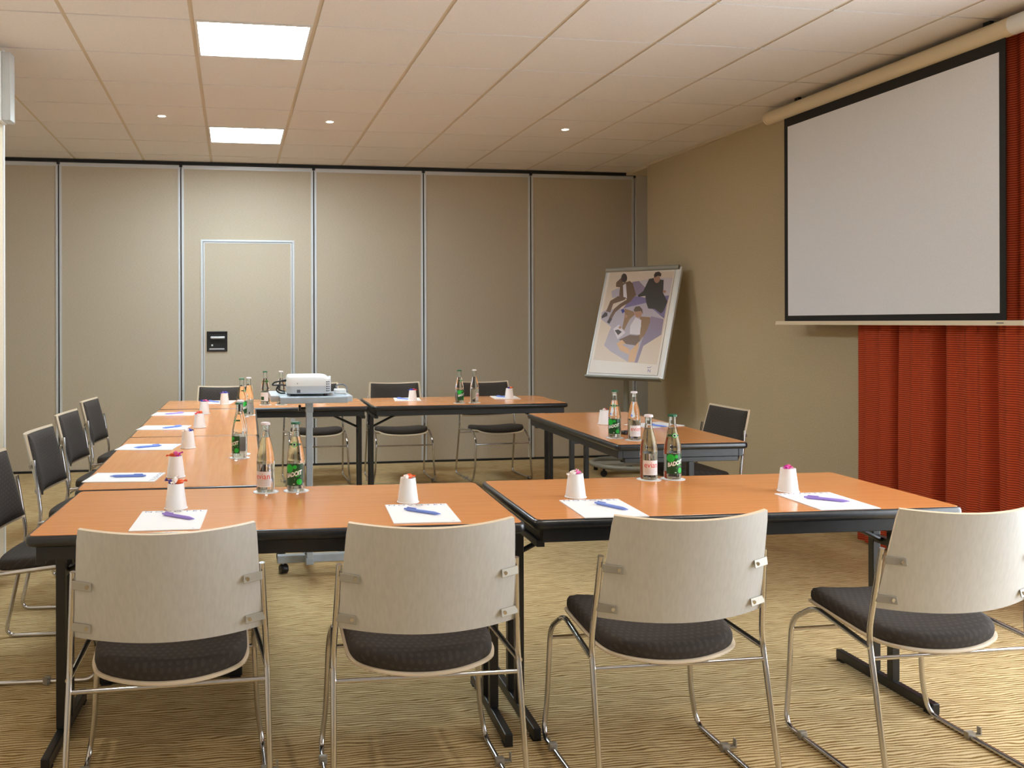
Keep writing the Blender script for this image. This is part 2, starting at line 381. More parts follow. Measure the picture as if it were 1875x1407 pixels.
MB().cyl((HX - .045, BACK - .012, HZ - .035), (HX - .045, BACK, HZ - .035), .009, 12).build('key_cylinder', 'alu', plate)
MB().box(HX - .07, HX + .065, BACK - .010, BACK - .002, HZ - .074, HZ - .064).build('lock_strip', 'alu', plate)

# right wall with window opening; left pier; the unseen walls that close the room
wr = MB(); Wd = .25
wr.box(WALL_X, WALL_X + Wd, WIN_Y1, 7.90, 0, CEIL + .02); wr.box(WALL_X, WALL_X + Wd, FRONT, WIN_Y0, 0, CEIL + .02)
wr.box(WALL_X, WALL_X + Wd, WIN_Y0, WIN_Y1, 0, WIN_Z0); wr.box(WALL_X, WALL_X + Wd, WIN_Y0, WIN_Y1, WIN_Z1, CEIL + .02)
wr.box(4.06, WALL_X + Wd + .05, 7.90, BACK + .1, 0, CEIL + .02)
wall_right = struct(wr.build('wall_right', 'wallpaper'))
t3 = struct(MB().box(WALL_X - .022, WALL_X, WIN_Y1, 7.90, CEIL - .022, CEIL + .002).build('trim_3', 'tbar'))
t4 = struct(MB().box(WALL_X - .002, 4.07, 7.88, BACK - .03, CEIL - .03, CEIL + .01).build('trim_4', 'offwhite'))
struct(MB().box(LEFT - .1, PIER_X, FRONT, PIER_Y, 0, CEIL + .02).build('wall_left', 'offwhite'))
struct(MB().box(PIER_X - .02, PIER_X + .006, PIER_Y - .02, PIER_Y + .006, 0, CEIL - .001).build('trim_5', 'white_plastic'))
struct(MB().box(LEFT - .1, LEFT, PIER_Y, BACK + .1, 0, CEIL + .02).build('wall_left_recess', 'offwhite'))
struct(MB().box(LEFT - .1, WALL_X + .3, FRONT - .1, FRONT, 0, CEIL + .02).build('wall_front', 'neutral'))
win = MB()
for ya, yb in ((WIN_Y0, WIN_Y0 + .06), (WIN_Y1 - .06, WIN_Y1), (1.845, 1.905)): win.box(WALL_X + .08, WALL_X + .14, ya, yb, WIN_Z0, WIN_Z1)
for za, zb in ((WIN_Z0, WIN_Z0 + .06), (WIN_Z1 - .06, WIN_Z1)): win.box(WALL_X + .081, WALL_X + .139, WIN_Y0, WIN_Y1, za, zb)
window = struct(win.build('window_1', 'white_plastic'))
for ya, yb in ((WIN_Y0 + .06, 1.845), (1.905, WIN_Y1 - .06)): MB().box(WALL_X + .108, WALL_X + .112, ya, yb, WIN_Z0 + .06, WIN_Z1 - .06).build('pane', 'pane', window)
MB().box(WALL_X - .06, WALL_X + .1, WIN_Y0 - .05, WIN_Y1 + .02, WIN_Z0 - .03, WIN_Z0).build('window_sill', 'white_plastic', window)

# ================================================================ LIGHTS THE ROOM HAS
panel_lbl = {1: 'large glowing square ceiling panel nearest the camera', 5: 'smaller-looking glowing square ceiling panel above the partition door', -3: 'square ceiling light panel above the front tables, out of view', -7: 'square ceiling light panel behind the camera'}
for c, r in lit:
    x, y = X0 + .6 * c + .3, Y0 + .6 * r + .3
    t = thing('ceiling_light_panel', panel_lbl[r], 'ceiling light', (x, y, CEIL), 0, 'square light panels in the tile ceiling')
    f = MB()
    for a in ((-.289, .289, -.2975, -.276), (-.289, .289, .276, .2975), (-.289, -.276, -.276, .276), (.276, .289, -.276, .276)): f.box(a[0], a[1], a[2], a[3], -.002, .02)
    f.build('frame', 'lamp_white', t)
    MB().box(-.276, .276, -.276, .276, .004, .012).build('diffuser', 'panel_glow', t)
    MB().box(-.285, .285, -.29, .29, .0125, .021).build('housing', 'lamp_white', t)
spots = [(-.499, 6.545, 'left'), (.701, 6.553, 'middle'), (2.508, 6.55, 'right'), (-.495, 1.75, None), (1.305, 1.75, None), (2.505, 1.75, None)]
for x, y, w in spots:
    lb = 'small round recessed downlight, %s of the three in the ceiling row' % {'left': 'leftmost', 'middle': 'middle one', 'right': 'rightmost'}[w] if w else 'small round recessed downlight out of view overhead, ' + ('left' if x < 0 else 'centre' if x < 2 else 'right')
    t = thing('downlight', lb, 'downlight', (x, y, CEIL), 0, 'round downlights in the ceiling')
    MB().lathe([(.026, .004), (.028, -.004), (.040, -.004), (.042, 0), (.042, .016)], 24, cap=False).build('rim', 'lamp_white', t, smooth=True)
    MB().lathe([(.0, -.0005), (.026, -.0005), (.026, .003), (0, .003)], 24, cap=False).build('lens', 'spot_glow', t)
    ld = bpy.data.lights.new('downlight_lamp', 'SPOT'); ld.energy = 20.0; ld.spot_size = 1.75; ld.spot_blend = .7; ld.shadow_soft_size = .03; ld.color = (1, .90, .76)
    lo = bpy.data.objects.new('downlight_lamp', ld); COL.objects.link(lo); lo.parent = t; lo.location = (0, 0, -.012)

# emergency light on the left pier
t = thing('emergency_light', 'white wall-mounted emergency light with clear cover high on the left pier', 'emergency light', (PIER_X, 5.03, 2.40))
MB().box(0, .022, -.07, .05, .0, .365).build('housing', 'white_plastic', t, bevel=.004)
MB().box(.0221, .036, -.062, .042, .012, .353).build('light_strip', 'lamp_white', t, bevel=.003)
MB().stack([[(x, y, z) for x, y in ((.022, -.068), (.066, -.060), (.072, 0), (.066, .04), (.022, .048))] for z in (.004, .361)]).build('clear_cover', 'clearplastic', t, bevel=.003)

# ================================================================ CURTAIN AND SCREEN
cy0, cy1 = 4.885, 3.13
CURTAIN_VALLEYS = [(4.94, .03), (4.585, .026), (4.285, .034), (3.955, .028), (3.62, .03), (3.30, .028)]
def fold(s):                                              # depth of the folds along the rail, s in metres from the far edge
    y = cy0 - s
    d = -.030 + .010 * math.sin(2 * PI * y / .118 + 1.0) + .005 * math.sin(2 * PI * y / .061)
    for yv, w in CURTAIN_VALLEYS: d += .088 * math.exp(-((y - yv) / w) ** 2)
    return max(-.055, min(.062, d))
cur = thing('curtain', 'rust-red striped curtain hanging in deep folds beside the projection screen', 'curtain', (WALL_X - .076, (cy0 + cy1) / 2, 0))
def cpt(u, v, k):
    s = u * (cy0 - cy1); z = .015 + v * (CEIL - .06 - .015)
    return (fold(s) * (1.0 - .35 * v) + .004 * math.sin(7 * s + 3 * z) + k * .003, (cy0 - s) - (cy0 + cy1) / 2 + .012 * math.sin(5 * s) * (1 - v) + .05 * (1 - u) ** 6 * (1 - v) * .4, z)
MB().grid(cpt, 340, 10, True).build('drape', 'curtain', cur, smooth=True)
MB().box(-.012, .012, -(cy0 - cy1) / 2 - 1.5, (cy0 - cy1) / 2 + .03, CEIL - .058, CEIL - .03).build('rail', 'white_plastic', cur)

SX = 3.655; SK = SX / 3.60; SZ0 = EYE + (1.30 - EYE) * SK
scr = thing('projection_screen', 'roll-down white projection screen with black border hung from ceiling', 'projection screen', (SX, 4.58 * SK, SZ0)); scr.scale = (SK, SK, SK)
CZ = 2.715 - 1.30; yl, yr = 5.62 - 4.58, 3.53 - 4.58
oct_ = [(.047 * math.cos(PI / 8 + k * PI / 4), .047 * math.sin(PI / 8 + k * PI / 4)) for k in range(8)]
MB().stack([[(a, y, CZ + b) for a, b in chaikin(oct_, 1)] for y in (yr + .13, yl - .03)]).build('case', 'cream', scr, smooth=True)
e1 = MB().stack([[(a * q, y, CZ + b * q) for a, b in chaikin(oct_, 1)] for y, q in ((yr, .9), (yr + .01, 1.03), (yr + .13, 1.03))]); e1.build('end_cap', 'white_plastic', scr, smooth=True)
e2 = MB().stack([[(a * q, y, CZ + b * q) for a, b in chaikin(oct_, 1)] for y, q in ((yl - .03, 1.03), (yl - .01, 1.03), (yl, .8))]); e2.build('end_cap', 'cream', scr, smooth=True)
for y in (yr + .3, yl - .3): MB().box(.012, .034, y - .02, y + .02, CZ + .03, (CEIL - SZ0) / SK - .0005).build('ceiling_bracket', 'blackrub', scr)
sl, sr = 5.432 - 4.58, 3.708 - 4.58
MB().box(-.0015, .0015, sr, sl, .035, CZ - .03).build('border_sheet', 'screen_black', scr)
MB().box(-.0022, -.0014, sr + .036, sl - .038, .071, 2.613 - 1.30).build('screen_fabric', 'screen_white', scr)
MB().stack([[(a, y, .024 + b) for a, b in ((-.014, -.012), (.014, -.012), (.012, .012), (-.008, .012))] for y in (5.52 - 4.58, 3.60 - 4.58)][::-1]).build('bottom_bar', 'cream', scr)
MB().box(-.016, .016, 3.575 - 4.58, 3.60 - 4.58, .010, .038).build('bar_cap', 'white_plastic', scr)
MB().box(-.0145, -.0135, 3.71 - 4.58, 3.75 - 4.58, .022, .026).build('maker_mark', 'grey_print', scr)

# ================================================================ TABLES
TZ = 0.725
def make_table(label, cx, cy, L, W, rot):
    t = thing('folding_table', label, 'table', (cx, cy, 0), math.radians(rot), 'orange-topped folding tables in the U')
    r = .028
    def ol(ins, z): return [(x, y, z) for x, y in rrect(L - 2 * ins, W - 2 * ins, max(r - ins, .006), 5)]
    eb = MB().stack([ol(.012, TZ - .034), ol(.003, TZ - .030), ol(0, TZ - .022), ol(0, TZ - .012), ol(.003, TZ - .004), ol(.012, TZ - .0012)]).build('edge_band', 'edge', t, smooth=True, angle=1.0)
    MB().stack([ol(.013, TZ - .006), ol(.0112, TZ - .0010), ol(.0120, TZ)]).build('tabletop', 'wood', t)
    zr0, zr1 = TZ - .074, TZ - .034
    for s in (-1, 1): MB().box(-L / 2 + .03, L / 2 - .03, s * (W / 2 - .03) - .0125, s * (W / 2 - .03) + .0125, zr0, zr1).build('side_rail', 'blackmetal', t, bevel=.002)
    for s in (-1, 1): MB().box(s * (L / 2 - .042) - .0125, s * (L / 2 - .042) + .0125, -W / 2 + .043, W / 2 - .043, zr0, zr1).build('end_rail', 'blackmetal', t, bevel=.002)
    for s in (-1, 1):
        x = s * (L / 2 - .034)
        MB().box(x - .013, x + .013, -.26, .26, .006, .042).build('foot', 'blackmetal', t, bevel=.003)
        for q in (-.235, .235): MB().box(x - .014, x + .014, q - .02, q + .02, 0, .006).build('foot_pad', 'blackrub', t)
        for q in (-.05, .05): MB().box(x - .0145, x + .0145, q - .0145, q + .0145, .042, zr0 - .022).build('leg', 'blackmetal', t, bevel=.002)
        MB().box(x - .013, x + .013, -W / 2 + .05, W / 2 - .05, zr0 - .022, zr0).build('leg_crossbar', 'blackmetal', t, bevel=.002)
        MB().tube([(x - s * .012, 0, TZ - .19), (x - s * .30, 0, TZ - .050)], .009, 8).build('brace', 'blackmetal', t)
        MB().box(x - .012, x + .012, -.05, .05, TZ - .205, TZ - .18).build('brace_bar', 'blackmetal', t)
    return t
make_table('orange wood-topped folding table at front left of the U', .160, 3.010, 1.475, .705, -3.0)
make_table('orange wood-topped folding table at front right of the U', 1.652, 2.972, 1.455, .70, -2.0)
make_table('nearer orange table of the left arm, lengthwise', -.222, 4.168, 1.53, .692, 90 - .7)
make_table('farther orange table of the left arm, lengthwise', -.198, 5.703, 1.53, .692, 90 - .8)
make_table('orange folding table at back left, projector stand before it', .232, 6.842, 1.50, .70, -1.2)
make_table('orange folding table forming the right half of the back row', 1.748, 6.808, 1.49, .72, -.6)
make_table('stand-alone orange table of the right arm near the flip chart', 2.252, 4.972, 1.56, .70, 90 - 2.1)

# ================================================================ CHAIRS
def make_chair():
    t = thing('conference_chair', 'x', 'chair', group='stacking conference chairs around the tables')
    tr = .0082
    for s in (-1, 1):
        # one bent tube per side: upright, rear leg, floor runner, front leg, knee, seat rail
        path = [(s * .242, -.421, .693), (s * .256, -.384, .437), (s * .263, -.475, tr), (s * .263, .004, tr), (s * .247, .013, .115), (s * .236, .011, .352), (s * .234, -.108, .428), (s * .2585, -.397, .402)]
        P = fillet(path, .045, 6)
        P = [Vector((p.x, p.y, max(p.z, tr))) for p in P]
        MB().tube(P, tr, 10).build('side_frame', 'chrome', t, smooth=True, angle=1.2)
    MB().tube([(-.257, -.397, .372), (.257, -.397, .372)], .0062, 10).build('rear_stretcher', 'chrome', t, smooth=True)
    MB().tube([(-.237, .011, .318), (.237, .011, .318)], .0062, 10).build('front_stretcher', 'chrome', t, smooth=True)
    # seat: shell and pad share an outline, sloped back and dished
    half = [(.0, .006), (.10, .006), (.175, .0), (.212, -.035), (.214, -.12), (.214, -.24), (.212, -.31), (.190, -.365), (.10, -.402), (.0, -.412)]
    out = chaikin([(x, y) for x, y in half] + [(-x, y) for x, y in half[-2:0:-1]], 2)[::-1]
    def dz(x, y): return -.036 * (-y / .41) + .014 * (x / .2) ** 2 - (.018 * max(0, (y + .06) / .066) ** 2)
    def loop(k, z):
        return [(x * k, (y + .2) * (1 - (1 - k) * 1.0) - .2, z + dz(x * k, (y + .2) * k - .2)) for x, y in out]
    MB().stack([loop(.02, .410), loop(.5, .410), loop(.98, .410), loop(1.0, .413), loop(1.0, .419), loop(.985, .421), loop(.5, .421), loop(.02, .421)]).build('seat_shell', 'plyedge', t, smooth=True, angle=1.0)
    MB().stack([loop(.02, .4215), loop(.96, .4215), loop(.972, .430), loop(.968, .446), loop(.945, .457), loop(.88, .463), loop(.7, .465), loop(.4, .464), loop(.02, .463)]).build('seat_pad', 'fabric', t, smooth=True, angle=1.3)
    # backrest
    def bpos(u, v, off):
        U = 2 * u - 1; w = .245 + (.226 - .245) * v
        cu = 1 - .012 * (max(0, abs(2 * v - 1) - .9) / .1) ** 2
        y = -.394 + (-.468 + .394) * v - .053 * (1 - U * U); z = .515 + (.812 - .515) * v - .011 * (1 - U * U)
        # horizontal normal of the bow, pointing to the sitter
        nx, ny = -2 * .053 * U / .235, 1.0; l = math.hypot(nx, ny)
        return (U * w * cu + nx / l * off, y + ny / l * off, z + .24 * off)
    sh = MB().grid(lambda u, v, k: bpos(u, v, 0 if k else .010), 20, 10, True); sh.mi = [1] * 200 + [0] * 200 + [1] * (len(sh.f) - 400)
    sh.build('backrest_shell', ['ply', 'plyedge'], t, smooth=True, angle=.9)
    def pad(u, v, k):
        uu = .028 + .944 * u; vv = .035 + .925 * v
        th = .010 + .018 * (1 - abs(2 * u - 1) ** 10) * (1 - abs(2 * v - 1) ** 10)
        return bpos(uu, vv, .0105 if k else .0105 + .001 + th)
    MB().grid(pad, 22, 12, True).build('back_pad', 'fabric', t, smooth=True, angle=1.3)
    for s in (-1, 1):
        for v in (.11, .50):
            a = Vector(bpos(.5 + s * .5, v, -.004)); b = Vector(bpos(.5 + s * .405, v, -.004)); d = (b - a).normalized()
            br = MB(); n = Vector((0, -1, 0)); hz = Vector((0, .24, 1)).normalized() * .011
            a2 = a - d * .006
            o1 = n * .0 ; o2 = n * .004
            vs = [a2 + o1 - hz, b + o1 - hz, b + o1 + hz, a2 + o1 + hz, a2 + o2 - hz, b + o2 - hz, b + o2 + hz, a2 + o2 + hz]
            br.add(vs, [(0, 1, 2, 3), (7, 6, 5, 4), (0, 4, 5, 1), (1, 5, 6, 2), (2, 6, 7, 3), (3, 7, 4, 0)])
            bk = br.build('bracket', 'steel', t, bevel=.0015)
            c = b - d * .012 + n * .004
            MB().cyl(c, c + n * .002, .0055, 12).build('screw', 'chrome', bk)
    # linking clips on the floor runners
    MB().cbox((-.263, -.085, .013), (.026, .018, .026)).build('linking_clip', 'steel', t, bevel=.003)
    k = MB(); k.cbox((.263, -.17, .012), (.026, .018, .024)); k.cbox((.283, -.17, .013), (.03, .016, .004)); k.cbox((.297, -.17, .024), (.004, .016, .024)); k.build('linking_clip', 'steel', t)
    return t
proto = make_chair()
chair_spots = [
    (-.176, 2.841, .017, 'pale wood-backed chair seen from behind, leftmost of the four in front'),
    (.528, 2.787, -.024, 'pale wood-backed chair seen from behind, second from left of the four in front'),
    (1.241, 2.754, -.012, 'pale wood-backed chair seen from behind, third from left of the four in front'),
    (2.053, 2.698, -.007, 'pale wood-backed chair seen from behind, rightmost in front and cut by the frame'),
    (-.500, 3.735, math.radians(-93), 'dark padded side chair at the left edge of the photo, nearest on the left arm'),
    (-.488, 4.625, math.radians(-94), 'dark padded side chair second from the camera along the left arm'),
    (-.506, 5.480, math.radians(-94), 'dark padded side chair third from the camera along the left arm'),
    (-.512, 6.360, math.radians(-94), 'dark padded side chair farthest from the camera along the left arm'),
    (-.078, 7.135, math.radians(179), 'dark padded chair at the back left, only its back visible above the table'),
    (.686, 7.345, math.radians(181), 'dark padded chair half hidden behind the projector and its column'),
    (1.393, 7.293, math.radians(180), 'dark padded chair behind the middle of the back tables'),
    (2.220, 7.253, math.radians(183), 'dark padded chair behind the right end of the back tables'),
    (2.545, 5.110, math.radians(90), 'dark padded chair at the right-arm table, facing left'),
]
for i, (x, y, a, lb) in enumerate(chair_spots):
    c = proto if i == 0 else copy_tree(proto)
    c.location = (x, y, 0); c.rotation_euler = (0, 0, a); c['label'] = lb

# ================================================================ PROJECTOR STAND AND PROJECTOR
PX, PY = .392, 4.72
t = thing('projector_stand', 'grey metal projector stand on castors inside the U of tables', 'projector stand', (PX, PY, 0))
MB().box(-.017, .017, -.017, .017, .066, .88).build('column', 'greypaint', t, bevel=.003)
MB().box(-.0195, .0195, -.0195, .0195, .864, .925).build('column_sleeve', 'greypaint', t, bevel=.003)
kn = MB().tube([(-.019, 0, .886), (-.045, 0, .886)], .006, 8).build('clamp_screw', 'blackplastic', t)
MB().lathe([(.0, -.006), (.016, -.006), (.019, 0), (.016, .006), (0, .006)], 12).build('clamp_knob', 'blackplastic', kn)
_k = kn.children[0]; _k.location = (-.050, 0, .886); _k.rotation_euler = (0, PI / 2, 0)
MB().box(-.16, .185, -.17, .20, .925, .957).build('shelf', 'greypaint', t, bevel=.004)
MB().box(-.205, -.162, -.10, .22, .930, .962).build('shelf_extension', 'lightgrey', t, bevel=.003)
MB().box(.186, .215, -.12, .24, .927, .956).build('shelf_extension', 'lightgrey', t, bevel=.003)
# H-shaped base: bar towards the camera, bar behind, link between
MB().box(-.165, .235, .06, .105, .058, .098).build('base_bar', 'greypaint', t, bevel=.003)
MB().box(-.165, .235, -.30 + .62, -.30 + .665, .058, .098).build('base_bar', 'greypaint', t, bevel=.003)
MB().box(-.02, .02, -.02, .33, .066, .098).build('base_link', 'greypaint', t, bevel=.002)
for x in (-.14, .21):
    for y in (.083, .342):
        cs = MB().lathe([(.0, -.02), (.022, -.02), (.025, -.016), (.025, .016), (.022, .02), (0, .02)], 16).build('castor', 'blackplastic', t, smooth=True)
        cs.location = (x + .008, y, .0252); cs.rotation_euler = (0, PI / 2, .35)
        MB().cyl((-.006, 0, -.004), (-.036, 0, -.004), .006, 8).build('castor_stem', 'alu', cs)
# projector: lens end to the right, vent grille at that end
pz = .9572
t = thing('projector', 'white video projector lying on the grey stand', 'projector', (PX - .005, PY + .02, pz), math.radians(-2))
def prl(z, sx, sy, x0=0): return [(x + x0, y, z) for x, y in rrect(sx, sy, .03, 5)]
MB().stack([prl(.012, .218, .262), prl(.016, .226, .270), prl(.052, .228, .272)]).build('lower_body', 'lightgrey', t, smooth=True, angle=.6)
MB().stack([prl(.0522, .228, .272), prl(.086, .226, .270), prl(.098, .205, .258, -.006), prl(.102, .182, .24, -.012)]).build('upper_body', 'white_plastic', t, smooth=True, angle=.6)
for dx, dy in ((-.085, -.10), (.085, -.10), (-.085, .10), (.085, .10)): MB().cyl((dx, dy, 0), (dx, dy, .013), .010, 12).build('foot', 'blackplastic', t)
MB().box(-.063, -.045, -.1372, -.135, .018, .034).build('latch', 'grey_print', t)
MB().cyl((-.06, -.1362, .066), (-.06, -.134, .066), .0025, 8).build('button', 'grey_print', t)
for k in range(5):
    for q in range(2): MB().box(.088 + q * .010, .095 + q * .010, -.1385 + q * .006 + .002, -.132, .024 + k * .0115, .030 + k * .0115).build('vent_slot', 'grey_print', t)
MB().cyl((.112, .06, .062), (.124, .06, .062), .030, 20).build('lens_ring', 'lightgrey', t)
_r = t.children[-1]; MB().cyl((.1235, .06, .062), (.1255, .06, .062), .023, 20).build('lens_glass', 'lens_dark', _r)
cb = thing('projector_cable', 'black cable looping out of the left side of the projector', 'cable', (PX - .12, PY + .03, pz))
MB().tube(fillet([(.002, 0, .075), (-.06, -.01, .066), (-.075, -.01, .05), (-.03, -.02, .052), (-.055, -.01, .03), (-.035, 0, .006), (-.004, .01, .006)], .025, 6), .004, 8).build('cable', 'blackplastic', cb, smooth=True)
MB().cyl((.004, 0, .075), (-.022, -.004, .072), .007, 10).build('plug', 'blackplastic', cb)
MB().tube(fillet([(.002, .03, .045), (-.03, .03, .05), (-.05, .02, .035), (-.03, .03, .02), (-.004, .03, .012)], .02, 6), .004, 8).build('cable', 'blackplastic', cb, smooth=True)
ad = thing('power_adapter', 'small white power adapter beside the projector', 'adapter', (PX + .165, PY + .02, pz))
MB().box(-.03, .03, -.03, .03, .0, .026).build('body', 'white_plastic', ad, bevel=.005)
MB().tube(fillet([(.0, .03, .012), (-.02, .07, .04), (.03, .09, .045), (.045, .06, .03), (.042, .03, .006)], .03, 6), .0035, 8).build('cord', 'grey_print', ad, smooth=True)

# ================================================================ FLIP CHART
phi, lean = .935, .357
Wv = Vector((math.cos(phi), -math.sin(phi), 0)); Nv = Vector((math.sin(phi), math.cos(phi), 0)); Uv = Vector((0, 0, 1)) * math.cos(lean) + Nv * math.sin(lean)
Fv = Wv.cross(Uv); Fv = -Fv if Fv.y > 0 else Fv
EO = Vector((3.40, 7.40, 0)); EB = Vector((3.244, 7.143, .872))
def ep(u, v, d=0.0): return tuple(EB + Wv * u + Uv * v + Fv * d - EO)
def eslab(mb, u0, u1, v0, v1, d0, d1):
    vs = [ep(u, v, d) for u in (u0, u1) for v in (v0, v1) for d in (d0, d1)]
    return mb.add(vs, [(0, 1, 3, 2), (4, 6, 7, 5), (0, 4, 5, 1), (2, 3, 7, 6), (0, 2, 6, 4), (1, 5, 7, 3)])
t = thing('flip_chart', 'flip chart easel on a wheeled grey base, turned towards the tables', 'flip chart', tuple(EO))
bd = eslab(MB(), -.351, .351, 0, .985, -.022, -.004).build('board', 'white_plastic', t)
for a in ((-.356, -.346, -.004, .99), (.340, .356, -.004, .99)): eslab(MB(), a[0], a[1], a[2], a[3], -.026, .001).build('board_frame', 'alu', bd)
MB().tube([ep(-.352, .985, .006), ep(.335, .985, .006)], .021, 14).build('clamp_roll', 'standgrey', t, smooth=True)
tray = eslab(MB(), -.345, .345, -.026, -.018, -.022, .045); eslab(tray, -.345, .345, -.026, -.008, .041, .045); tray.build('pen_tray', 'standgrey', t)
mid = Vector(ep(0, .45, -.03)); pb = Vector((.0, .0, .12)) + Vector((3.405, 7.44, 0)) - EO
pole_top = Vector((pb.x, pb.y, mid.z)) 
MB().tube([(pb.x, pb.y, .10), (pb.x, pb.y, .95)], .024, 16).build('pole', 'standgrey', t, smooth=True)
MB().tube([(pb.x, pb.y, .80), (pb.x, pb.y, 1.25)], .0185, 14).build('inner_pole', 'alu', t, smooth=True)
MB().tube([(pb.x, pb.y, 1.20), tuple(Vector(ep(0, .40, -.024)))], .016, 10).build('tilt_arm', 'standgrey', t)
MB().lathe([(.055, 0), (.055, .012), (.03, .02), (.026, .03)], 20, (pb.x, pb.y, .105)).build('pole_flange', 'blackplastic', t, smooth=True)
ring = []
for k in range(40):
    a = 2 * PI * k / 40
    ring.append((.0 + .30 * math.cos(a) + .01, .05 + .30 * math.sin(a), .088))
MB().tube(ring, .021, 12, True).build('base_ring', 'standgrey', t, smooth=True)
MB().stack([[(x + .01, y + .05, z) for x, y in rrect(.56, .15, .03)] for z in (.078, .104)]).build('base_plate', 'standgrey', t, bevel=.004)
for k in range(5):
    a = 2 * PI * k / 5 - 1.45
    cs = MB().lathe([(.0, -.018), (.024, -.018), (.028, -.013), (.028, .013), (.024, .018), (0, .018)], 16).build('castor', 'blackplastic', t, smooth=True)
    cs.location = (.01 + .29 * math.cos(a), .05 + .29 * math.sin(a), .0282); cs.rotation_euler = (0, PI / 2, a + .5)
    MB().cyl((-.02, 0, 0), (-.045, 0, 0), .009, 8).build('castor_stem', 'blackplastic', cs)
